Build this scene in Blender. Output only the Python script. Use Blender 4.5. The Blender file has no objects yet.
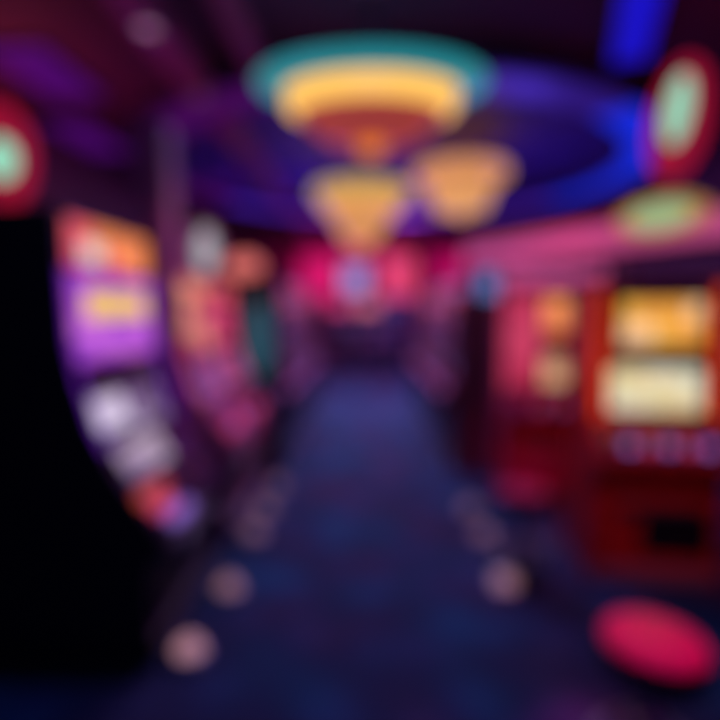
import bpy, bmesh, math, random
from mathutils import Vector, Matrix
random.seed(7)
S = bpy.context.scene
COL = S.collection
PI = math.pi

# ---------------------------------------------------------------- camera, world, lights, exposure
cam_d = bpy.data.cameras.new('camera')
cam = bpy.data.objects.new('camera', cam_d); COL.objects.link(cam)
cam.location = (0, 0, 1.6)
cam.rotation_euler = (PI/2 - math.atan(49/520), 0, math.atan(6/520))
cam_d.sensor_width = 36; cam_d.lens = 26.0
cam_d.clip_start = 0.02; cam_d.clip_end = 100
cam_d.dof.use_dof = True                     # the lens is focused far too close, so the hall is soft all over
cam_d.dof.focus_distance = 0.25
cam_d.dof.aperture_fstop = 1.35
S.camera = cam
W = bpy.data.worlds.new('world'); S.world = W; W.use_nodes = True
W.node_tree.nodes['Background'].inputs[0].default_value = (0.03, 0.012, 0.06, 1)
W.node_tree.nodes['Background'].inputs[1].default_value = 0.3
S.view_settings.view_transform = 'Standard'; S.view_settings.look = 'None'
S.view_settings.exposure = 0; S.view_settings.gamma = 1; S.view_settings.use_curve_mapping = False
S.cycles.use_denoising = True
S.cycles.max_bounces = 6

def lamp(name, kind, loc, col, power, target=None, size=0.3, spot=60, blend=0.8):
    d = bpy.data.lights.new(name, kind); d.color = col; d.energy = power
    if kind == 'AREA': d.shape = 'DISK'; d.size = size
    else: d.shadow_soft_size = size
    if kind == 'SPOT': d.spot_size = math.radians(spot); d.spot_blend = blend
    o = bpy.data.objects.new(name, d); COL.objects.link(o); o.location = loc
    if target: o.rotation_euler = (Vector(target) - Vector(loc)).to_track_quat('-Z', 'Y').to_euler()
    return o
# coloured fill lamps added for brightness, with no fittings modelled at them
lamp('ceiling_wash', 'AREA', (0.0, 4.6, 3.42), (0.34, 0.30, 1.0), 34, (0, 4.6, 0), 1.6)
lamp('ceiling_wash', 'AREA', (0.0, 9.0, 3.42), (0.60, 0.46, 0.85), 110, (0, 9.0, 0), 1.6)
lamp('ceiling_wash', 'AREA', (0.0, 0.6, 3.42), (0.13, 0.24, 1.0), 14, (0, 1.0, 0), 1.4)
lamp('red_wash', 'SPOT', (1.1, 1.2, 3.40), (1.0, 0.02, 0.38), 150, (0.92, 1.55, 0.55), 0.05, 15, 0.6)  # this spot and the next are added to brighten the red seats
lamp('red_wash', 'SPOT', (1.1, 2.4, 3.40), (1.0, 0.03, 0.45), 20, (0.92, 2.95, 0.55), 0.05, 14, 0.6)
lamp('pink_wash', 'SPOT', (0.7, 2.9, 3.4), (1.0, 0.12, 0.30), 190, (1.75, 4.5, 1.5), 0.2, 34, 0.9)  # pair of spots added to brighten the machine banks
lamp('pink_wash', 'SPOT', (-0.3, 2.6, 3.4), (1.0, 0.18, 0.42), 230, (-1.35, 4.3, 0.9), 0.2, 30, 0.9)
lamp('red_fill', 'POINT', (-2.8, 4.2, 2.8), (1.0, 0.12, 0.26), 16, size=0.2)  # added red fill for the left wall, no fitting behind it
lamp('purple_fill', 'POINT', (-2.2, 5.2, 2.4), (0.6, 0.05, 0.75), 6, size=0.2)  # fill lamp in open air, no fitting modelled here
lamp('red_fill', 'POINT', (2.5, 3.2, 2.6), (1.0, 0.03, 0.2), 4, size=0.2)  # added red fill on the right, hanging free
lamp('blue_fill', 'POINT', (1.9, 6.5, 2.2), (0.12, 0.06, 1.0), 24, size=0.4)  # added blue fill inside the ring, not part of any fixture
lamp('blue_fill', 'POINT', (-0.9, 7.9, 2.4), (0.16, 0.06, 1.0), 26, size=0.4)
lamp('violet_fill', 'POINT', (0.9, 11.2, 2.9), (0.42, 0.06, 1.0), 45, size=0.4)  # added violet fill for the far ceiling and end wall
lamp('orange_red_wash', 'SPOT', (0.9, 0.3, 3.4), (1.0, 0.13, 0.08), 190, (1.75, 3.1, 0.65), 0.2, 22, 0.9)  # spot added to light the nearest red machine's lower front
lamp('crimson_wash', 'SPOT', (0.2, 0.3, 3.4), (1.0, 0.06, 0.18), 300, (1.35, 4.1, 0.65), 0.2, 17, 0.9)  # spot added to light the rose-red machine's lower front
lamp('red_far_wash', 'AREA', (0.0, 13.2, 3.4), (1.0, 0.05, 0.35), 60, (0, 15, 1.6), 1.5)  # added lamp that reddens the end wall

# ---------------------------------------------------------------- materials
def lin(c):
    return tuple(((v/255)/12.92 if v/255 <= 0.04045 else ((v/255+0.055)/1.055)**2.4) for v in c)
MATS = {}
def mat(name, base, rough=0.5, metal=0.0, emit=None, k=1.0, noise=0.0, scale=12.0, coat=0.0):
    if name in MATS: return MATS[name]
    m = bpy.data.materials.new(name); m.use_nodes = True
    nt = m.node_tree; b = nt.nodes['Principled BSDF']
    b.inputs['Base Color'].default_value = (*base, 1)
    b.inputs['Roughness'].default_value = rough; b.inputs['Metallic'].default_value = metal
    b.inputs['Coat Weight'].default_value = coat
    tc = nt.nodes.new('ShaderNodeTexCoord'); nz = nt.nodes.new('ShaderNodeTexNoise')
    nz.inputs['Scale'].default_value = scale; nz.inputs['Detail'].default_value = 4
    nt.links.new(tc.outputs['Object'], nz.inputs['Vector'])
    if noise:
        mx = nt.nodes.new('ShaderNodeMix'); mx.data_type = 'RGBA'
        mx.inputs[6].default_value = (*[v*(1-noise) for v in base], 1)
        mx.inputs[7].default_value = (*[min(1, v*(1+noise)) for v in base], 1)
        nt.links.new(nz.outputs['Fac'], mx.inputs[0]); nt.links.new(mx.outputs[2], b.inputs['Base Color'])
    mr = nt.nodes.new('ShaderNodeMapRange')
    mr.inputs[3].default_value = max(0.02, rough-0.06); mr.inputs[4].default_value = min(1, rough+0.06)
    nt.links.new(nz.outputs['Fac'], mr.inputs[0]); nt.links.new(mr.outputs[0], b.inputs['Roughness'])
    if emit:
        b.inputs['Emission Color'].default_value = (*emit, 1); b.inputs['Emission Strength'].default_value = k
    MATS[name] = m; return m
def glow(name, rgb, k=1.0):
    c = lin(rgb); return mat(name, tuple(v*0.3 for v in c), 0.3, 0, c, k)
def screen(name, cols, nx, ny, k=1.0, gap=0.06):
    """lit display: a grid of cells picked at random from cols (sRGB), on UV"""
    if name in MATS: return MATS[name]
    m = bpy.data.materials.new(name); m.use_nodes = True; nt = m.node_tree; L = nt.links
    b = nt.nodes['Principled BSDF']; b.inputs['Roughness'].default_value = 0.15
    b.inputs['Base Color'].default_value = (0.02, 0.02, 0.03, 1)
    uv = nt.nodes.new('ShaderNodeTexCoord')
    mp = nt.nodes.new('ShaderNodeVectorMath'); mp.operation = 'MULTIPLY'; mp.inputs[1].default_value = (nx, ny, 1)
    fl = nt.nodes.new('ShaderNodeVectorMath'); fl.operation = 'FLOOR'
    fr = nt.nodes.new('ShaderNodeVectorMath'); fr.operation = 'FRACTION'
    wn = nt.nodes.new('ShaderNodeTexWhiteNoise'); wn.noise_dimensions = '2D'
    rp = nt.nodes.new('ShaderNodeValToRGB'); rp.color_ramp.interpolation = 'CONSTANT'
    while len(rp.color_ramp.elements) < len(cols): rp.color_ramp.elements.new(0.5)
    for i, c in enumerate(cols):
        e = rp.color_ramp.elements[i]; e.position = i/len(cols); e.color = (*lin(c), 1)
    L.new(uv.outputs['UV'], mp.inputs[0]); L.new(mp.outputs[0], fl.inputs[0]); L.new(mp.outputs[0], fr.inputs[0])
    L.new(fl.outputs[0], wn.inputs['Vector']); L.new(wn.outputs['Value'], rp.inputs[0])
    sp = nt.nodes.new('ShaderNodeSeparateXYZ'); L.new(fr.outputs[0], sp.inputs[0])
    def band(sock):
        a = nt.nodes.new('ShaderNodeMath'); a.operation = 'SUBTRACT'; a.inputs[1].default_value = 0.5; L.new(sock, a.inputs[0])
        c = nt.nodes.new('ShaderNodeMath'); c.operation = 'ABSOLUTE'; L.new(a.outputs[0], c.inputs[0])
        d = nt.nodes.new('ShaderNodeMath'); d.operation = 'LESS_THAN'; d.inputs[1].default_value = 0.5-gap; L.new(c.outputs[0], d.inputs[0])
        return d.outputs[0]
    ml = nt.nodes.new('ShaderNodeMath'); ml.operation = 'MULTIPLY'
    L.new(band(sp.outputs[0]), ml.inputs[0]); L.new(band(sp.outputs[1]), ml.inputs[1])
    st = nt.nodes.new('ShaderNodeMath'); st.operation = 'MULTIPLY'; st.inputs[1].default_value = k
    L.new(ml.outputs[0], st.inputs[0])
    L.new(rp.outputs[0], b.inputs['Emission Color']); L.new(st.outputs[0], b.inputs['Emission Strength'])
    MATS[name] = m; return m
def carpet():
    m = bpy.data.materials.new('patterned_carpet'); m.use_nodes = True; nt = m.node_tree; L = nt.links
    b = nt.nodes['Principled BSDF']; b.inputs['Roughness'].default_value = 0.9
    tc = nt.nodes.new('ShaderNodeTexCoord')
    n1 = nt.nodes.new('ShaderNodeTexNoise'); n1.inputs['Scale'].default_value = 1.5; n1.inputs['Detail'].default_value = 1
    vo = nt.nodes.new('ShaderNodeTexVoronoi'); vo.inputs['Scale'].default_value = 3.2
    n2 = nt.nodes.new('ShaderNodeTexNoise'); n2.inputs['Scale'].default_value = 160
    for n in (n1, vo, n2): L.new(tc.outputs['Object'], n.inputs['Vector'])
    r = nt.nodes.new('ShaderNodeValToRGB'); e = r.color_ramp.elements
    e[0].position = 0.32; e[0].color = (0.02, 0.14, 0.28, 1); e[1].position = 0.68; e[1].color = (0.10, 0.062, 0.16, 1)
    x = e.new(0.5); x.color = (0.042, 0.068, 0.18, 1)
    L.new(n1.outputs['Fac'], r.inputs[0])
    r2 = nt.nodes.new('ShaderNodeValToRGB'); r2.color_ramp.elements[0].color = (1.2, 1.2, 1.25, 1); r2.color_ramp.elements[1].color = (0.75, 0.75, 0.8, 1)
    r2.color_ramp.elements[0].position = 0.2; r2.color_ramp.elements[1].position = 0.6
    L.new(vo.outputs['Distance'], r2.inputs[0])
    mx = nt.nodes.new('ShaderNodeMix'); mx.data_type = 'RGBA'; mx.blend_type = 'MULTIPLY'; mx.inputs[0].default_value = 1
    L.new(r.outputs[0], mx.inputs[6]); L.new(r2.outputs[0], mx.inputs[7]); L.new(mx.outputs[2], b.inputs['Base Color'])
    bp = nt.nodes.new('ShaderNodeBump'); bp.inputs['Strength'].default_value = 0.3; L.new(n2.outputs['Fac'], bp.inputs['Height'])
    L.new(bp.outputs[0], b.inputs['Normal'])
    return m

BLACK = mat('black_laminate', (0.006, 0.006, 0.010), 0.55, noise=0.2)
BLACKG = mat('black_gloss', (0.008, 0.008, 0.014), 0.25, noise=0.2)
CHROME = mat('chrome', (0.75, 0.72, 0.75), 0.22, 1.0)
SATIN = mat('satin_metal', (0.42, 0.36, 0.42), 0.4, 1.0)

# ---------------------------------------------------------------- mesh helpers
def obj(name, bm, m, parent=None, smooth=False, bevel=0.0, mods=None):
    bmesh.ops.recalc_face_normals(bm, faces=bm.faces)
    me = bpy.data.meshes.new(name); bm.to_mesh(me); bm.free()
    me.materials.append(m)
    if smooth:
        for p in me.polygons: p.use_smooth = True
    o = bpy.data.objects.new(name, me); COL.objects.link(o)
    if parent: o.parent = parent
    if bevel:
        b = o.modifiers.new('bevel', 'BEVEL'); b.width = bevel; b.segments = 2; b.limit_method = 'ANGLE'
    if smooth:
        try:
            me.set_sharp_from_angle(angle=math.radians(40))
        except Exception: pass
    return o
def tag(o, label, cat, group=None):
    o['label'] = label; o['category'] = cat
    if group: o['group'] = group
    return o
def thing(name, label, cat, loc=(0, 0, 0), rz=0.0, group=None):
    o = bpy.data.objects.new(name, None); COL.objects.link(o); o.empty_display_size = 0.1
    o.location = loc; o.rotation_euler = (0, 0, rz)
    return tag(o, label, cat, group)
def struct(name, bm, m, **k):
    o = obj(name, bm, m, **k); o['kind'] = 'structure'; return o
def box(bm, x0, x1, y0, y1, z0, z1):
    v = [bm.verts.new((x, y, z)) for z in (z0, z1) for y in (y0, y1) for x in (x0, x1)]
    for f in ((0, 1, 3, 2), (4, 6, 7, 5), (0, 4, 5, 1), (2, 3, 7, 6), (0, 2, 6, 4), (1, 5, 7, 3)):
        bm.faces.new([v[i] for i in f])
    return bm
def boxm(*a): return box(bmesh.new(), *a)
def lathe(prof, n=48, a0=0.0, a1=2*PI, closed=False, c=(0, 0)):
    """spin (r, z) points round z; closed=True makes a closed ring section"""
    bm = bmesh.new(); full = abs(a1-a0-2*PI) < 1e-6
    cols = []
    for i in range(n if full else n+1):
        t = a0+(a1-a0)*i/n
        cols.append([bm.verts.new((c[0]+r*math.cos(t), c[1]+r*math.sin(t), z)) for r, z in prof])
    m = len(prof)
    for i in range(n):
        A, B = cols[i], cols[(i+1) % len(cols)]
        for j in range(m if closed else m-1):
            q = [A[j], B[j], B[(j+1) % m], A[(j+1) % m]]
            bm.faces.new(q)
    if not full and closed:
        bm.faces.new(cols[0]); bm.faces.new(cols[-1])
    bmesh.ops.remove_doubles(bm, verts=bm.verts, dist=1e-5)
    return bm
def ellipsoid(c, r, n=24):
    bm = bmesh.new(); bmesh.ops.create_uvsphere(bm, u_segments=n, v_segments=n//2, radius=1)
    bmesh.ops.scale(bm, vec=r, verts=bm.verts); bmesh.ops.translate(bm, vec=c, verts=bm.verts); return bm
def prism(poly, x0, x1):
    """poly of (y, z) extruded along x"""
    bm = bmesh.new()
    a = [bm.verts.new((x0, y, z)) for y, z in poly]; b = [bm.verts.new((x1, y, z)) for y, z in poly]
    bm.faces.new(a); bm.faces.new(list(reversed(b)))
    n = len(poly)
    for i in range(n): bm.faces.new((a[i], a[(i+1) % n], b[(i+1) % n], b[i]))
    return bm
def plate(poly, y0, y1):
    """poly of (x, z) extruded along y"""
    bm = bmesh.new()
    a = [bm.verts.new((x, y0, z)) for x, z in poly]; b = [bm.verts.new((x, y1, z)) for x, z in poly]
    bm.faces.new(a); bm.faces.new(list(reversed(b)))
    n = len(poly)
    for i in range(n): bm.faces.new((a[i], a[(i+1) % n], b[(i+1) % n], b[i]))
    return bm
def oval(rx, rz, c=(0, 0), n=32, tilt=0.0, p=1.0):
    out = []
    for i in range(n):
        t = 2*PI*i/n; x, z = rx*math.cos(t), rz*math.sin(t)
        if p != 1.0: x *= (1-abs(math.sin(t)))**0.0 * (1-p*abs(math.sin(t))**2)
        out.append((c[0]+x*math.cos(tilt)-z*math.sin(tilt), c[1]+x*math.sin(tilt)+z*math.cos(tilt)))
    return out

# face strips on a machine's front curve: curve = (forward, z) from top to the console's lip
def clip(curve, z1, z0):
    pts = []
    for (f0, a), (f1, b) in zip(curve, curve[1:]):
        for k in range(9):
            t = k/8; f, z = f0+(f1-f0)*t, a+(b-a)*t
            if z0-1e-6 <= z <= z1+1e-6 and (not pts or abs(pts[-1][1]-z) > 1e-4): pts.append((f, z))
    def at(zz):
        for (f0, a), (f1, b) in zip(curve, curve[1:]):
            if b <= zz <= a and a != b: return (f0+(f1-f0)*(a-zz)/(a-b), zz)
    for zz, i in ((z1, 0), (z0, len(pts))):
        p = at(zz)
        if p and not any(abs(q[1]-zz) < 1e-4 for q in pts): pts.insert(0 if i == 0 else len(pts), p)
    return pts
def normals(pts):
    ns = []
    for i in range(len(pts)):
        a, b = pts[max(0, i-1)], pts[min(len(pts)-1, i+1)]
        d = Vector((b[0]-a[0], b[1]-a[1])).normalized(); ns.append((-d.y, d.x))
    return ns
def strip(curve, z1, z0, xa, xb, t0=-0.01, t1=0.008):
    pts = clip(curve, z1, z0); ns = normals(pts)
    bm = bmesh.new(); uvl = bm.loops.layers.uv.new('UVMap'); n = len(pts)
    fr = [[bm.verts.new((x, -(p[0]+m[0]*t1), p[1]+m[1]*t1)) for x in (xa, xb)] for p, m in zip(pts, ns)]
    bk = [[bm.verts.new((x, -(p[0]+m[0]*t0), p[1]+m[1]*t0)) for x in (xa, xb)] for p, m in zip(pts, ns)]
    for i in range(n-1):
        f = bm.faces.new((fr[i][0], fr[i+1][0], fr[i+1][1], fr[i][1]))
        for l, u in zip(f.loops, ((0, 1-i/(n-1)), (0, 1-(i+1)/(n-1)), (1, 1-(i+1)/(n-1)), (1, 1-i/(n-1)))): l[uvl].uv = u
        bm.faces.new((bk[i][0], bk[i][1], bk[i+1][1], bk[i+1][0]))
        bm.faces.new((fr[i][0], bk[i][0], bk[i+1][0], fr[i+1][0]))
        bm.faces.new((fr[i][1], fr[i+1][1], bk[i+1][1], bk[i][1]))
    bm.faces.new((fr[0][0], fr[0][1], bk[0][1], bk[0][0])); bm.faces.new((fr[-1][0], bk[-1][0], bk[-1][1], fr[-1][1]))
    return bm
def on_curve(curve, z):
    p = clip(curve, z+0.02, z-0.02); m = normals(p); i = len(p)//2
    return Vector((0, -p[i][0], p[i][1])), Vector((0, -m[i][0], m[i][1])).normalized()

CURVED = [(0, 2.0), (0.0, 1.75), (0.01, 1.45), (0.04, 1.28), (0.10, 1.06), (0.19, 0.88), (0.29, 0.73), (0.37, 0.62), (0.40, 0.56)]
CURVED_SHORT = [(0, 1.84), (0.0, 1.70)] + CURVED[2:]
CURVED_LOW = [(0.38, 0.50), (0.33, 0.46), (0.33, 0.10), (0.36, 0.08), (0.36, 0.0)]
SLIM = [(0, 1.95), (0.0, 1.3), (0.03, 1.1), (0.10, 0.9), (0.20, 0.76), (0.24, 0.68)]
SLIM_LOW = [(0.22, 0.62), (0.14, 0.58), (0.14, 0.0)]
UPRIGHT = [(0, 1.78), (0.0, 1.34), (0.02, 1.26), (0.05, 0.93), (0.20, 0.86), (0.27, 0.76)]
UPRIGHT_LOW = [(0.25, 0.70), (0.08, 0.64), (0.08, 0.10), (0.12, 0.09), (0.12, 0.0)]

def slot_machine(label, loc, rz, w, curve, low, depth, body, side, strips, deck, buttons, led=None, group=None, kick=None, belly=None, tray=True, bx=(0.09, 0.09)):
    t = thing('slot_machine', label, 'slot machine', loc, rz, group)
    h = w/2
    poly = [(-f, z) for f, z in curve+low] + [(depth, 0), (depth, curve[0][1])]
    obj('cabinet', prism(poly, -h+0.03, h-0.03), body, t, bevel=0.008)
    top = curve[0][1]
    polys = [(-(f+0.015), z) for f, z in curve+low[:-1]] + [(-(low[-1][0]+0.015), 0), (depth-0.01, 0), (depth-0.01, top+0.02), (-0.015, top+0.02)]
    for s in (-1, 1):
        obj('side_panel', prism(polys, s*h-0.03*(s > 0), s*h+0.03*(s < 0)), side, t, bevel=0.006)
    for nm, z1, z0, a, b, m, kids in strips:            # a, b: fractions of the width
        o = obj(nm, strip(curve, z1, z0, -h+w*a, -h+w*b), m, t)
        for kn, kz1, kz0, ka, kb, km in kids:
            obj(kn, strip(curve, kz1, kz0, -h+w*ka, -h+w*kb, 0.0, 0.016), km, o)
    dk = obj('button_deck', strip(curve, deck[0], deck[1], -h+0.05, h-0.05, -0.01, 0.012), deck[2], t)
    for x, z, r, m in buttons:
        p, n = on_curve(curve, z)
        bm = lathe([(0, 0.028), (r*0.8, 0.027), (r, 0.020), (r, 0.0), (0, 0)], 16)
        bmesh.ops.transform(bm, matrix=Matrix.Translation(p+Vector((x*w, 0, 0))+n*0.004) @ n.to_track_quat('Z', 'Y').to_matrix().to_4x4(), verts=bm.verts)
        obj('button', bm, m, dk, smooth=True)
    if led:
        for s in (-1, 1):
            obj('edge_light', strip(curve, led[1], led[2], s*(h-0.035)-0.016, s*(h-0.035)+0.016, -0.01, 0.022), led[0], t)
    lowf = low[-1][0]
    obj('kick_plate', boxm(-h+0.032, h-0.032, -(lowf+0.012), -(lowf-0.01), 0.01, 0.085), kick or SATIN, t, bevel=0.003)
    f2 = low[-3][0] if len(low) > 3 else low[-1][0]
    bl = obj('belly_panel', boxm(-h+bx[0], h-bx[1], -(f2+0.01), -(f2-0.01), 0.14, 0.43), belly or BLACKG, t, bevel=0.004)
    if tray:
        obj('coin_tray', boxm(-h+0.2*w, h-0.2*w, -(f2+0.07), -(f2-0.01), 0.435, 0.47), SATIN, t, bevel=0.006)
    obj('bill_slot', strip(curve, deck[0]+0.075, deck[0]+0.03, h-0.22*w, h-0.08*w, -0.01, 0.02), CHROME, t)
    return t

def topper(label, loc, rz, hw, hh, tilt, lamp_r, board, glowm, group=None, stand=0.12, c=(0, 0)):
    """sign that stands on a machine or on the fascia: a leaf-shaped board with a lit oval"""
    t = thing('sign_topper', label, 'sign', loc, rz, group)
    cz = stand+hh
    obj('board', plate(oval(hw, hh, (0, cz), 40, tilt), -0.03, 0.03), board, t, bevel=0.01)
    obj('rim_tube', plate_ring(hw*0.94, hh*0.95, (0, cz), tilt, 0.012), glowm[1], t, smooth=True)
    bm = plate(oval(lamp_r[0], lamp_r[1], (0+c[0], cz+c[1]), 32, tilt), -0.05, -0.025)
    obj('oval_lamp', bm, glowm[0], t, bevel=0.006)
    bm = bmesh.new(); box(bm, -0.02, 0.02, -0.02, 0.02, 0, stand+0.06); box(bm, -0.08, 0.08, -0.05, 0.05, 0, 0.015)
    obj('stand', bm, SATIN, t)
    return t
def plate_ring(rx, rz, c, tilt, r):
    pts = oval(rx, rz, c, 40, tilt); bm = bmesh.new(); rings = []
    n = len(pts)
    for i in range(n):
        a, b = Vector(pts[i-1]), Vector(pts[(i+1) % n]); d = (b-a).normalized(); nrm = Vector((d.y, -d.x))
        ring = []
        for j in range(8):
            q = 2*PI*j/8
            ring.append(bm.verts.new((pts[i][0]+nrm.x*r*math.cos(q), -0.034+r*math.sin(q), pts[i][1]+nrm.y*r*math.cos(q))))
        rings.append(ring)
    for i in range(n):
        A, B = rings[i], rings[(i+1) % n]
        for j in range(8): bm.faces.new((A[j], A[(j+1) % 8], B[(j+1) % 8], B[j]))
    return bm

# ---------------------------------------------------------------- the setting
CEIL = 3.55
WALLM = mat('maroon_wall', (0.11, 0.016, 0.045), 0.7, noise=0.25, scale=2.5)
struct('floor', boxm(-3.4, 4.0, -2.6, 15.3, -0.1, 0), carpet())
struct('ceiling', boxm(-3.4, 4.0, -2.6, 15.3, CEIL, CEIL+0.1), mat('dark_plum_ceiling', (0.10, 0.022, 0.065), 0.75, noise=0.3, scale=1.6))
struct('wall_left', boxm(-3.5, -3.4, -2.6, 15.3, 0, CEIL), WALLM)
struct('wall_right', boxm(4.0, 4.1, -2.6, 15.3, 0, CEIL), WALLM)
struct('wall_back', boxm(-3.4, 4.0, 15.2, 15.3, 0, CEIL), mat('crimson_wall', (0.35, 0.02, 0.10), 0.6, noise=0.2, scale=3))
struct('wall_front', boxm(-3.4, 4.0, -2.7, -2.6, 0, CEIL), WALLM)
struct('baseboard_left', boxm(-3.4, -3.38, -2.6, 15.2, 0, 0.12), BLACK)
struct('baseboard_right', boxm(3.98, 4.0, -2.6, 15.2, 0, 0.12), BLACK)
BEAM = mat('mauve_beam', (0.40, 0.09, 0.22), 0.45, noise=0.2, scale=3)
struct('trim_1', boxm(-1.52, -1.26, -2.6, 15.2, 3.40, CEIL), BEAM, bevel=0.01)
struct('trim_2', boxm(-0.92, -0.76, -2.6, 4.4, 3.44, CEIL), BEAM, bevel=0.01)
struct('pillar', boxm(-1.40, -1.22, 3.25, 3.46, 0, 2.74), mat('mauve_pillar', (0.42, 0.14, 0.26), 0.5, noise=0.2, scale=4), bevel=0.015)
struct('plinth_left', boxm(-2.2, -0.98, 2.08, 5.0, 0, 0.02), BLACK, bevel=0.004)

# ---------------------------------------------------------------- left bank
PLUM = mat('plum_lacquer', (0.10, 0.015, 0.09), 0.3, noise=0.2)
ROSE = mat('rose_lacquer', (0.38, 0.09, 0.18), 0.35, noise=0.15)
WINE = mat('wine_lacquer', (0.16, 0.008, 0.03), 0.35, noise=0.2)
DKGLASS = mat('dark_violet_glass', (0.03, 0.005, 0.06), 0.12, noise=0.1)
g_yel = glow('yellow_display', (245, 200, 85), 1.0)
g_wht = glow('pearl_display', (225, 210, 235), 0.9)
b_org = glow('orange_button', (235, 90, 60), 0.9)
b_rst = glow('russet_button', (200, 75, 60), 0.8)
b_pnk = glow('pink_button', (225, 70, 120), 0.8)
b_vio = glow('violet_button', (150, 110, 215), 0.9)
b_wht = glow('white_button', (205, 190, 215), 0.7)
LB = 'slot machines of the left bank'
slot_machine('black-sided slot machine with purple screen and yellow jackpot panel, nearest on the left',
    (-1.30, 2.68, 0.02), PI/2, 0.98, CURVED, CURVED_LOW, 0.62, PLUM, BLACK,
    [('top_glass', 1.985, 1.775, 0.08, 0.92, screen('fruit_top_glass', [(235, 90, 100), (215, 195, 185), (240, 135, 70), (225, 80, 110)], 4, 2, 1.05, 0.0),
        [('pale_emblem', 1.90, 1.80, 0.20, 0.38, glow('pale_emblem', (215, 215, 205), 0.9)), ('orange_emblem', 1.91, 1.79, 0.50, 0.80, glow('orange_emblem', (250, 140, 70), 1.0))]),
     ('upper_screen', 1.755, 1.34, 0.06, 0.94, screen('violet_screen', [(150, 60, 200), (185, 85, 215), (205, 105, 225), (165, 70, 210)], 6, 5, 0.95, 0.0),
        [('jackpot_panel', 1.67, 1.545, 0.20, 0.86, g_yel)]),
     ('glass_band', 1.33, 1.22, 0.06, 0.94, DKGLASS, []),
     ('reel_screen', 1.20, 0.97, 0.06, 0.80, screen('reel_screen', [(200, 180, 215), (150, 120, 175), (170, 140, 190), (115, 85, 140)], 5, 3, 0.6, 0.04),
        [('win_window', 1.17, 1.03, 0.09, 0.36, g_wht)]),
     ('pay_display', 0.945, 0.80, 0.10, 0.56, screen('pay_display', [(190, 165, 200), (170, 150, 185), (205, 180, 205), (150, 120, 165)], 4, 2, 0.8, 0.02), [])],
    (0.785, 0.575, mat('deck_panel', (0.10, 0.03, 0.11), 0.25, noise=0.15)),
    [(-0.42, 0.745, 0.045, b_rst), (-0.32, 0.745, 0.045, b_rst), (-0.22, 0.74, 0.04, b_rst), (-0.39, 0.675, 0.045, b_pnk), (-0.29, 0.665, 0.04, b_pnk),
     (-0.33, 0.605, 0.035, b_vio), (-0.24, 0.60, 0.04, b_vio), (-0.15, 0.60, 0.035, b_vio), (0.0, 0.70, 0.045, mat('dark_red_button', (0.3, 0.01, 0.03), 0.3)), (0.16, 0.70, 0.045, mat('dark_red_button', (0.3, 0.01, 0.03), 0.3))],
    led=(glow('violet_edge', (95, 25, 170), 0.7), 1.76, 0.95), group=LB, kick=BLACK, belly=BLACK)
slot_machine('rose slot machine with beige and red screens standing just beyond the mauve pillar',
    (-1.30, 3.88, 0.02), PI/2, 0.72, CURVED_SHORT, CURVED_LOW, 0.6, ROSE, ROSE,
    [('top_glass', 1.81, 1.67, 0.08, 0.92, screen('salmon_glass', [(235, 140, 105), (225, 105, 95), (240, 165, 120)], 3, 2, 1.15, 0.02), []),
     ('upper_screen', 1.65, 1.30, 0.06, 0.94, screen('beige_screen', [(200, 135, 105), (190, 60, 95), (215, 130, 110), (175, 45, 90)], 4, 3, 1.15, 0.03), []),
     ('reel_screen', 1.20, 0.92, 0.08, 0.92, screen('mauve_reels', [(130, 85, 160), (105, 60, 140), (150, 90, 150)], 5, 3, 1.0, 0.05), [])],
    (0.86, 0.60, ROSE),
    [(-0.25, 0.72, 0.04, b_pnk), (-0.05, 0.72, 0.04, b_pnk), (0.15, 0.72, 0.04, b_vio), (0.32, 0.72, 0.04, b_pnk)],
    led=(glow('rose_edge', (215, 80, 120), 0.8), 1.80, 0.95), group=LB, belly=WINE)
slot_machine('crimson slot machine at the far end of the near left bank, beside the teal panel',
    (-1.30, 4.62, 0.02), PI/2, 0.70, CURVED_SHORT, CURVED_LOW, 0.6, WINE, ROSE,
    [('top_glass', 1.81, 1.67, 0.08, 0.92, screen('coral_glass', [(230, 120, 95), (215, 75, 90), (200, 60, 90)], 3, 2, 1.15, 0.02), []),
     ('upper_screen', 1.65, 1.30, 0.06, 0.94, screen('crimson_screen', [(195, 45, 95), (175, 40, 90), (205, 65, 105)], 4, 3, 1.15, 0.02), []),
     ('reel_screen', 1.20, 0.92, 0.08, 0.92, screen('pink_reels', [(160, 65, 125), (140, 60, 140), (185, 75, 120)], 5, 3, 1.0, 0.05), [])],
    (0.86, 0.60, ROSE),
    [(-0.25, 0.72, 0.04, b_pnk), (-0.05, 0.72, 0.04, b_pnk), (0.15, 0.72, 0.04, b_pnk), (0.32, 0.72, 0.04, b_vio)],
    led=(glow('rose_edge', (215, 80, 120), 0.8), 1.80, 0.95), group=LB, belly=WINE)
RED_BOARD = mat('red_sign_board', (0.55, 0.02, 0.07), 0.35, 0, lin((200, 25, 65)), 0.42)
MINT = glow('mint_lamp', (150, 222, 190), 1.0)
RIM = glow('red_neon', (215, 30, 70), 0.55)
topper('red leaf sign with mint oval lamp on top of the black-sided slot machine', (-1.60, 2.36, 2.04), math.radians(14), 0.12, 0.22, 0.0, (0.062, 0.09), RED_BOARD, (MINT, RIM), 'red signs with mint lamps', 0.02, (0, -0.02))
PALE = glow('pale_lamp', (205, 205, 212), 0.8)
topper('mauve sign with tall pale oval lamp over the rose and crimson slot machines', (-1.36, 4.44, 1.88), math.radians(25), 0.11, 0.22, 0.0, (0.07, 0.18), mat('mauve_board', (0.3, 0.08, 0.2), 0.4), (PALE, glow('mauve_neon', (190, 110, 150), 0.6)), None, 0.0)

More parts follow.
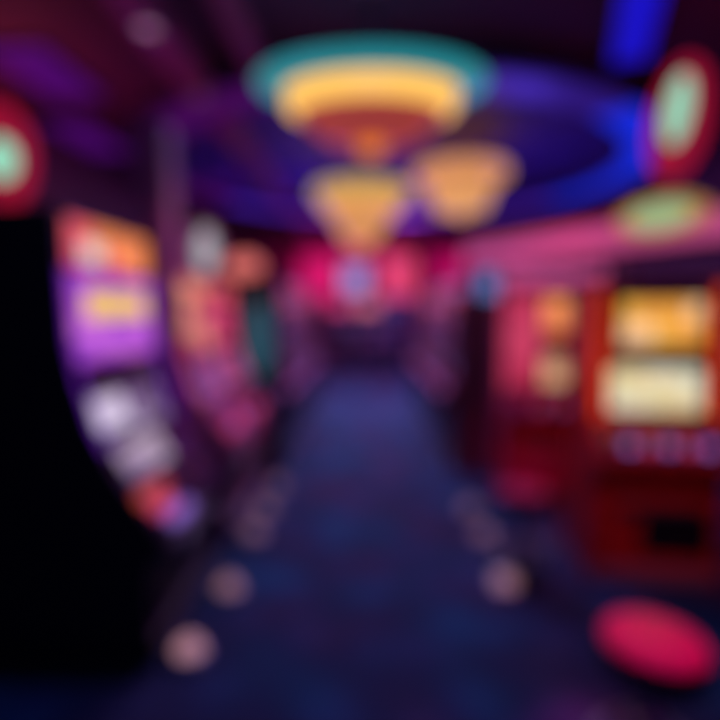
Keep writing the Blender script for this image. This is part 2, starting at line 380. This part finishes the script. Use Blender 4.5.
# second left bank: slim machines, with a teal-lit end panel
t = thing('end_panel', 'dark end panel with a teal oval light and salmon lamp, closing the far left bank', 'panel', (-1.12, 5.06, 0))
obj('board', boxm(-0.30, 0.30, -0.02, 0.02, 0, 1.93), BLACKG, t, bevel=0.006)
obj('light_panel', plate(oval(0.13, 0.38, (0.08, 1.33), 32), -0.032, -0.018), glow('teal_panel_light', (38, 88, 105), 0.8), t, bevel=0.004)
obj('salmon_lamp', ellipsoid((-0.06, 0, 2.03), (0.18, 0.035, 0.11)), glow('salmon_topper', (228, 115, 108), 1.0), t, smooth=True)
FARCOL = [((120, 70, 150), (150, 60, 110)), ((150, 60, 110), (100, 65, 140)), ((95, 60, 140), (190, 80, 120)), ((170, 60, 100), (120, 70, 150)), ((120, 65, 140), (160, 70, 120))]
ORD = ['first', 'second', 'third', 'fourth', 'fifth']
def far_machine(label, loc, rz, i, group, body):
    a, b = FARCOL[i % 5]; dim = 1.05
    return slot_machine(label, loc, rz, 0.72, SLIM, SLIM_LOW, 0.34, body, BLACKG,
        [('top_glass', 1.90, 1.66, 0.08, 0.92, screen('far_top_%d' % i, [b, a, (160, 60, 90)], 3, 2, dim, 0.03), []),
         ('upper_screen', 1.62, 1.28, 0.08, 0.92, screen('far_screen_%d' % i, [a, (60, 30, 80), b], 4, 3, dim, 0.05), []),
         ('reel_screen', 1.18, 0.93, 0.10, 0.90, screen('far_reels_%d' % i, [a, (70, 40, 90), (130, 80, 130)], 5, 3, dim*0.8, 0.06), [])],
        (0.86, 0.70, body), [(-0.2, 0.78, 0.03, b_vio), (0.0, 0.78, 0.03, b_pnk), (0.2, 0.78, 0.03, b_vio)], group=group, tray=False, belly=BLACKG)
for i in range(5):
    far_machine('%s slim slot machine beyond the teal end panel on the left' % ORD[i], (-1.0, 5.46+i*0.76, 0), PI/2, i, 'slim machines of the far left bank', PLUM)
for i in range(5):
    far_machine('%s slim slot machine beyond the dark red end panel on the right' % ORD[i], (1.0, 5.52+i*0.76, 0), -PI/2, i+1 if i else 2, 'slim machines of the far right bank', WINE)
t = thing('end_panel', 'dark red end panel with a blue lamp on top, closing the far right bank', 'panel', (1.10, 5.05, 0))
obj('board', boxm(-0.24, 0.28, -0.03, 0.03, 0, 1.74), mat('oxblood_laminate', (0.13, 0.006, 0.03), 0.5, noise=0.2), t, bevel=0.006)
obj('blue_lamp', ellipsoid((0.08, 0, 1.85), (0.12, 0.06, 0.12)), glow('blue_topper', (95, 130, 200), 0.95), t, smooth=True)

# ---------------------------------------------------------------- right machines, turned towards the aisle's mouth
REDB = mat('red_lacquer', (0.42, 0.018, 0.012), 0.3, noise=0.15)
REDD = mat('deep_red_lacquer', (0.30, 0.008, 0.02), 0.35, noise=0.15)
amber = [(250, 185, 80), (255, 205, 120), (245, 165, 70), (255, 200, 150)]
cream = [(240, 232, 185), (225, 228, 200), (248, 225, 170), (248, 240, 212)]
def upright(label, loc, rz, w, k, body):
    return slot_machine(label, loc, rz, w, UPRIGHT, UPRIGHT_LOW, 0.55, body, body,
        [('upper_screen', 1.66, 1.395, 0.22, 0.83, screen('amber_screen', amber, 5, 2, 1.2*k, 0.01), []),
         ('glass_band', 1.385, 1.285, 0.18, 0.83, mat('smoked_glass', (0.05, 0.035, 0.045), 0.12), []),
         ('reel_screen', 1.265, 1.01, 0.14, 0.83, screen('cream_reels', cream, 5, 3, 1.05*k, 0.012), [])],
        (0.90, 0.78, mat('violet_deck', (0.10, 0.035, 0.12), 0.25, noise=0.15)),
        [(-0.28, 0.83, 0.03, b_vio), (-0.14, 0.83, 0.03, b_pnk), (0.0, 0.83, 0.03, b_vio), (0.14, 0.83, 0.03, b_pnk), (0.28, 0.83, 0.035, b_vio)],
        led=(glow('orange_edge', (250, 75, 28), 1.05*k), 1.74, 0.96), group='red machines on the right', kick=mat('mauve_kick_plate', (0.5, 0.28, 0.36), 0.4, 0.3), bx=(0.30, 0.05))
upright('red slot machine with amber upper screen and cream reels, nearest on the right', (1.725, 3.10, 0), math.radians(-7), 0.74, 0.85, REDB)
slot_machine('rose-red slot machine with small amber screen, beside the dark red end panel', (1.62, 4.30, 0), math.radians(-8), 0.98, UPRIGHT, UPRIGHT_LOW, 0.5, REDD, ROSE,
    [('upper_screen', 1.70, 1.42, 0.34, 0.72, screen('amber_screen_small', [(250, 150, 80), (255, 165, 100), (240, 130, 80)], 4, 2, 1.05, 0.01), []),
     ('display_surround', 1.72, 0.98, 0.06, 0.32, screen('rose_display', [(190, 50, 85), (205, 65, 100), (180, 45, 80)], 2, 5, 1.0, 0.01), []),
     ('display_surround', 1.72, 0.98, 0.74, 0.94, screen('rose_display', [(190, 50, 85), (205, 65, 100), (180, 45, 80)], 2, 5, 1.0, 0.01), []),
     ('glass_band', 1.40, 1.25, 0.34, 0.72, mat('smoked_rose_glass', (0.12, 0.03, 0.05), 0.12), []),
     ('reel_screen', 1.22, 1.00, 0.34, 0.72, screen('tan_reels', [(225, 170, 125), (205, 150, 120), (235, 185, 140)], 4, 2, 0.9, 0.02), [])],
    (0.90, 0.78, mat('violet_deck', (0.1, 0.035, 0.12), 0.25)),
    [(-0.2, 0.83, 0.03, b_pnk), (0.0, 0.83, 0.03, b_vio), (0.2, 0.83, 0.03, b_pnk)],
    led=(glow('pink_edge', (225, 75, 115), 0.85), 1.76, 0.96), group='red machines on the right', belly=mat('crimson_belly', (0.4, 0.01, 0.08), 0.3))

# pink-lit fascia that runs over the right-hand machines, on posts
def beam(p, q, w, z0, z1):
    p, q = Vector((*p, 0)), Vector((*q, 0)); d = (q-p).normalized(); n = Vector((-d.y, d.x, 0))*w/2
    bm = bmesh.new()
    b = [bm.verts.new(v+Vector((0, 0, z))) for z in (z0, z1) for v in (p+n, p-n, q-n, q+n)]
    for f in ((0, 1, 2, 3), (7, 6, 5, 4), (0, 4, 5, 1), (1, 5, 6, 2), (2, 6, 7, 3), (3, 7, 4, 0)): bm.faces.new([b[i] for i in f])
    return bm
t = thing('lit_fascia', 'long pink-lit fascia box running above the right-hand slot machines', 'fascia', (0, 0, 0))
A, B_ = (0.98, 4.95), (2.30, 2.92)
dv = (Vector(B_)-Vector(A)).normalized(); nv = Vector((-dv.y, dv.x))
if nv.y > 0: nv = -nv
obj('box', beam(A, B_, 0.14, 1.98, 2.24), mat('plum_fascia', (0.22, 0.03, 0.12), 0.4), t, bevel=0.01)
off = nv*0.078
obj('light_panel', beam((A[0]+off.x, A[1]+off.y), (B_[0]+off.x, B_[1]+off.y), 0.02, 2.02, 2.20), screen('pink_fascia_light', [(190, 75, 130), (205, 85, 140), (175, 65, 135)], 3, 1, 0.75, 0.0) if False else glow('pink_fascia_light', (200, 80, 140), 0.75), t, bevel=0.004)
for k in (0.02, 0.60, 0.985):
    P = Vector(A).lerp(Vector(B_), k)
    obj('post', lathe([(0, 0), (0.03, 0), (0.03, 1.98), (0, 1.98)], 16, c=(P.x-nv.x*0.03, P.y-nv.y*0.03)), SATIN, t, smooth=True)
t = thing('light_box', 'mauve-pink light box standing on the rose-red slot machine under the fascia', 'light box', (1.55, 4.42, 1.80), math.radians(-8))
obj('box', boxm(-0.44, 0.44, -0.06, 0.06, 0, 0.17), WINE, t, bevel=0.01)
obj('lit_face', boxm(-0.41, 0.41, -0.07, -0.05, 0.015, 0.155), glow('mauve_box_light', (175, 75, 130), 1.05), t, bevel=0.004)
t = thing('oval_sign', 'horizontal mint and yellow oval sign fixed to the pink-lit fascia', 'sign', (1.855, 3.372, 2.20), math.radians(-57))
obj('back_plate', plate(oval(0.29, 0.115), -0.01, 0.02), mat('gold_plate', (0.5, 0.33, 0.1), 0.4, 0, lin((210, 140, 70)), 0.6), t, bevel=0.006)
obj('lens', plate(oval(0.20, 0.075, (0, -0.005)), -0.03, 0.0), glow('mint_oval', (160, 205, 150), 0.8), t, bevel=0.006)
topper('tall red leaf sign with mint oval lamp standing above the nearest red machine', (1.985, 3.45, 2.24), math.radians(-45), 0.16, 0.37, -0.12, (0.07, 0.21), RED_BOARD, (MINT, RIM), 'red signs with mint lamps', 0.19, (0.0, 0.06))

# ---------------------------------------------------------------- hanging tiered lamps
def hanging_lamp(label, loc, teal, amberm, bowl, bulb, r, hs, sy=1.0):
    """r: teal, amber, bowl top, bowl bottom radii; hs: z of teal bottom/top, amber bottom, bowl bottom, relative to loc"""
    t = thing('tiered_lamp', label, 'lamp', loc, 0, 'tiered hanging lamps')
    zt, za, zb = hs; t.scale = (1, sy, 1)
    obj('upper_tier', lathe([(0, zt), (r[0]-0.02, zt), (r[0], zt-0.02), (r[0]-0.01, 0.0), (r[0]-0.03, -0.015), (0, -0.015)], 64), teal, t, smooth=True)
    obj('middle_tier', lathe([(0, -0.01), (r[1], -0.01), (r[1]-0.01, za+0.02), (r[1]-0.035, za), (0, za)], 64), amberm, t, smooth=True)
    pr = [(0, za+0.005), (r[2], za+0.004)]
    for k in range(1, 7):
        q = k/6; pr.append((r[2]+(r[3]-r[2])*q**1.3, za+(zb-za)*q))
    pr.append((0, zb))
    bo = obj('bowl', lathe(pr, 64), bowl, t, smooth=True)
    obj('finial', ellipsoid((0, 0, zb-0.025), (0.085, 0.085, 0.06)), bulb, bo, smooth=True)
    obj('collar', lathe([(r[1]+0.004, 0.0), (r[1]+0.02, 0.0), (r[1]+0.02, -0.025), (r[1]+0.004, -0.025)], 64, closed=True), SATIN, t, smooth=True)
    obj('stem', lathe([(0, zt-0.01), (0.03, zt-0.01), (0.03, CEIL-loc[2]-0.03), (0.12, CEIL-loc[2]-0.02), (0.12, CEIL-loc[2]), (0, CEIL-loc[2])], 24), SATIN, t, smooth=True)
    return t
TEAL = glow('teal_glass', (40, 145, 155), 0.9)
AMB = glow('amber_glass', (255, 195, 95), 1.15)
hanging_lamp('largest hanging lamp, oval teal ring over a yellow tier, nearest overhead', (0.03, 3.25, 2.925), TEAL, AMB,
    mat('copper_bowl', (0.45, 0.08, 0.06), 0.35, 0, lin((170, 65, 60)), 0.75), glow('amber_bulb', (240, 130, 40), 1.0), (0.69, 0.52, 0.44, 0.26), (0.055, -0.15, -0.31), 0.6)
AMB2 = glow('soft_amber_glass', (230, 165, 85), 1.0)
AMB3 = glow('peach_glass', (218, 148, 90), 0.95)
hanging_lamp('middle hanging lamp tapering like a funnel above the aisle, below the teal-ringed lamp', (-0.06, 6.5, 2.98), glow('olive_glass', (195, 165, 85), 0.9), AMB2,
    AMB3, glow('rose_bulb', (235, 120, 110), 0.9), (0.60, 0.50, 0.40, 0.16), (0.10, -0.15, -0.56))
hanging_lamp('peach hanging lamp with a broad upper tier, right of the funnel lamp', (1.08, 6.1, 3.10), AMB3, glow('deep_peach_glass', (215, 140, 85), 1.0),
    glow('peach_bowl', (220, 155, 95), 1.0), glow('peach_bulb', (240, 170, 110), 1.0), (0.53, 0.40, 0.36, 0.29), (0.11, -0.14, -0.35))

# ---------------------------------------------------------------- ceiling lights
BLUE = glow('blue_led', (15, 45, 225), 0.85); VIO = glow('violet_led', (72, 35, 180), 0.95); DIMV = glow('indigo_led', (55, 30, 145), 0.6); DVIO = glow('dim_violet_led', (75, 10, 95), 0.7)
t = thing('ceiling_ring_light', 'great ring light on the ceiling, glowing blue on its right side', 'ceiling light', (0.35, 7.3, CEIL))
obj('housing', lathe([(2.76, 0), (3.32, 0), (3.32, -0.14), (2.76, -0.14)], 96, closed=True), mat('indigo_housing', (0.05, 0.02, 0.12), 0.5), t)
for nm, a0, a1, m in (('blue_diffuser', -52, 28, BLUE), ('violet_diffuser', 28, 150, VIO), ('dim_violet_diffuser', -110, -52, DIMV), ('plum_diffuser', 150, 250, DVIO)):
    obj(nm, lathe([(2.84, -0.13), (3.24, -0.13), (3.24, -0.16), (2.84, -0.16)], 40, math.radians(a0)+0.004, math.radians(a1)-0.004, closed=True), m, t)
obj('ceiling_disc', lathe([(0, 0), (2.75, 0), (2.75, -0.03), (0, -0.03)], 96), mat('indigo_disc', (0.10, 0.06, 0.32), 0.6, noise=0.2, scale=1.5), t)
t = thing('blue_bar_light', 'bright blue bar light on the ceiling above the red leaf sign', 'ceiling light', (1.77, 3.62, CEIL), math.radians(-22))
obj('housing', boxm(-0.14, 0.14, -0.55, 0.55, -0.08, 0), mat('indigo_housing', (0.05, 0.02, 0.12), 0.5), t, bevel=0.008)
obj('diffuser', boxm(-0.12, 0.12, -0.52, 0.52, -0.10, -0.07), glow('deep_blue_led', (25, 20, 210), 0.8), t, bevel=0.008)
def downlight(label, x, y, m, r=0.06, z=3.40):
    t = thing('spotlight', label, 'spotlight', (x, y, z), 0, 'spotlights in the long ceiling beam')
    obj('ring', lathe([(r, 0.0), (r+0.025, 0.0), (r+0.02, -0.03), (r, -0.03)], 32, closed=True), SATIN, t, smooth=True)
    obj('lens', lathe([(0, 0.0), (r, 0.0), (r, -0.012), (0, -0.02)], 32), m, t, smooth=True)
SP = glow('rose_spot', (190, 140, 165), 0.9); SPD = glow('dim_rose_spot', (140, 70, 110), 0.8)
for (x, y, m, l) in ((-1.38, 3.45, SP, 'brightest spotlight in the long mauve ceiling beam, nearest'), (-1.38, 4.5, SPD, 'second spotlight along the long mauve ceiling beam'),
                     (-1.38, 5.8, SPD, 'third spotlight along the long mauve ceiling beam'), (-1.38, 7.3, SPD, 'farthest spotlight along the long mauve ceiling beam')):
    downlight(l, x, y, m)
PUR = glow('painted_purple_light', (72, 8, 105), 0.85)  # glowing patches stand in for purple light falling on the ceiling
for (x, y, w, d, l) in ((-2.6, 4.4, 0.5, 0.9, 'painted patch of purple ceiling light above the black-sided slot machine'), (-3.1, 6.0, 0.45, 1.1, 'painted patch of purple ceiling light beyond the first, above the left wall'),
                        (-2.3, 8.6, 0.5, 1.6, 'painted patch of purple ceiling light beside the far spotlights')):
    t = thing('purple_light_patch', l, 'ceiling light', (x, y, CEIL), 0, 'painted patches of purple ceiling light')
    obj('frame', boxm(-w/2-0.03, w/2+0.03, -d/2-0.03, d/2+0.03, -0.03, 0), BLACK, t, bevel=0.005)
    obj('diffuser', boxm(-w/2, w/2, -d/2, d/2, -0.045, -0.02), PUR, t, bevel=0.004)

# ---------------------------------------------------------------- stools
SEATR = mat('red_vinyl', (0.9, 0.004, 0.17), 0.42, noise=0.08)
def stool(label, x, y, r=0.185, z=0.57, m=SEATR):
    t = thing('stool', label, 'stool', (x, y, 0), 0, 'round red stools')
    obj('seat', lathe([(0, z-0.11), (r*0.93, z-0.11), (r, z-0.09), (r+0.006, z-0.04), (r*0.97, z-0.025), (0, z-0.025)], 48), BLACKG, t, smooth=True)
    obj('cushion', lathe([(0, z-0.03), (r*0.96, z-0.03), (r*0.97, z-0.012), (r*0.9, z+0.004), (r*0.5, z+0.012), (0, z+0.014)], 48), m, t, smooth=True)
    obj('pole', lathe([(0, 0.03), (0.03, 0.03), (0.03, z-0.105), (0, z-0.105)], 24), SATIN, t, smooth=True)
    obj('footrest', ring_tube(0.15, 0.20, 0.011), SATIN, t, smooth=True)
    obj('base', lathe([(0, 0), (0.17, 0), (0.17, 0.012), (0.10, 0.035), (0.035, 0.06), (0, 0.06)], 40), BLACKG, t, smooth=True)
def ring_tube(R, z, r):
    bm = bmesh.new(); bm.free()
    pr = [(R+r*math.cos(2*PI*j/8), z+r*math.sin(2*PI*j/8)) for j in range(8)]
    b = lathe(pr, 40, closed=True)
    for s in (0, PI/2):
        c, d = math.cos(s), math.sin(s)
        vs = []
        for q in (-1, 1):
            vs.append([b.verts.new((c*R*q - d*u, d*R*q + c*u, z+v)) for u, v in ((-.006, -.006), (.006, -.006), (.006, .006), (-.006, .006))])
        for i in range(4): b.faces.new((vs[0][i], vs[0][(i+1) % 4], vs[1][(i+1) % 4], vs[1][i]))
    return b
stool('round stool with bright red seat, nearest, by the bottom right corner', 0.915, 1.57, 0.16)
stool('round stool with dark pink seat behind a floor light, before the red machines', 0.93, 3.0, 0.15, 0.55)

# ---------------------------------------------------------------- aisle floor lights
def floor_light(label, x, y, k):
    t = thing('floor_light', label, 'floor light', (x, y, 0), 0, 'dome lights along the carpet edges')
    obj('housing', lathe([(0, 0), (0.085, 0), (0.085, 0.015), (0.066, 0.03), (0, 0.03)], 32), SATIN, t, smooth=True)
    obj('dome', lathe([(0.064, 0.025), (0.062, 0.045), (0.05, 0.07), (0.028, 0.088), (0, 0.094)], 32), glow('rose_dome_%d' % k, (225, 160, 175), k/100), t, smooth=True)
for x, y, k, l in ((-0.82, 2.27, 60, 'pink dome floor light nearest on the left carpet edge'), (-0.78, 2.82, 38, 'second pink dome floor light on the left carpet edge'),
                   (-0.80, 3.55, 25, 'dim third dome floor light on the left carpet edge'), (-0.80, 4.0, 25, 'dim fourth dome floor light on the left carpet edge'), (-0.80, 4.55, 20, 'dim farthest dome floor light on the left carpet edge'),
                   (0.81, 2.88, 42, 'pink dome floor light nearest on the right carpet edge'), (0.84, 3.55, 20, 'dim second dome floor light on the right carpet edge'), (0.84, 4.05, 20, 'dim farthest dome floor light on the right carpet edge')):
    floor_light(l, x, y, k)

# ---------------------------------------------------------------- the far end
def wall_panel(label, x, w, z0, z1, rgb, k):
    t = thing('backlit_panel', label, 'light panel', (x, 15.19, 0), 0, 'backlit panels on the end wall')
    obj('frame', boxm(-w/2-0.06, w/2+0.06, -0.05, 0.0, z0-0.06, z1+0.06), BLACK, t)
    obj('diffuser', boxm(-w/2, w/2, -0.08, -0.045, z0, z1), glow('panel_%d' % int(rgb[1]+rgb[2]*3), rgb, k), t)
wall_panel('crimson backlit panel left of the blue-white sign on the end wall', -1.35, 1.1, 1.95, 3.2, (215, 20, 105), 0.85)
wall_panel('salmon backlit panel right of the blue-white sign on the end wall', 0.95, 0.9, 1.95, 3.2, (225, 70, 100), 0.85)
wall_panel('magenta backlit panel on the end wall behind the far right machines', 2.6, 1.3, 1.95, 3.2, (200, 10, 100), 0.8)
t = thing('hanging_sign', 'small blue-white lit sign hanging at the end of the aisle', 'sign', (-0.28, 13.6, 0))
obj('panel', boxm(-0.36, 0.36, -0.05, 0.05, 2.05, 2.75), BLACK, t, bevel=0.01)
obj('lit_face', boxm(-0.32, 0.32, -0.065, -0.045, 2.09, 2.71), glow('blue_white_sign', (130, 145, 205), 1.0), t, bevel=0.006)
for s in (-0.28, 0.28):
    obj('cable', boxm(s-0.008, s+0.008, -0.008, 0.008, 2.75, CEIL), SATIN, t)
NAVY = mat('navy_lacquer', (0.02, 0.03, 0.12), 0.4, noise=0.2)
for x, b, top, l in ((-0.75, PLUM, (190, 60, 110), 'plum slot machine with crimson top facing down the aisle from its end'), (0.05, NAVY, (205, 110, 130), 'navy slot machine with pink top under the blue-white sign'), (0.85, NAVY, (60, 45, 110), 'navy slot machine with dim top closing the aisle on the right')):
    slot_machine(l, (x, 14.6, 0), 0, 0.74, SLIM, SLIM_LOW, 0.34, b, b,
        [('top_glass', 1.90, 1.58, 0.08, 0.92, glow('end_top_%d' % top[0], top, 1.2), []),
         ('upper_screen', 1.54, 1.28, 0.08, 0.92, screen('end_screen', [(60, 30, 80), (40, 35, 90), (30, 30, 80)], 4, 3, 0.6, 0.05), []),
         ('reel_screen', 1.18, 0.93, 0.10, 0.90, screen('end_reels', [(30, 35, 85), (25, 25, 70)], 5, 3, 0.6, 0.05), [])],
        (0.86, 0.70, b), [(-0.2, 0.78, 0.03, b_vio), (0.0, 0.78, 0.03, b_vio), (0.2, 0.78, 0.03, b_vio)], group='machines across the end of the aisle', tray=False)
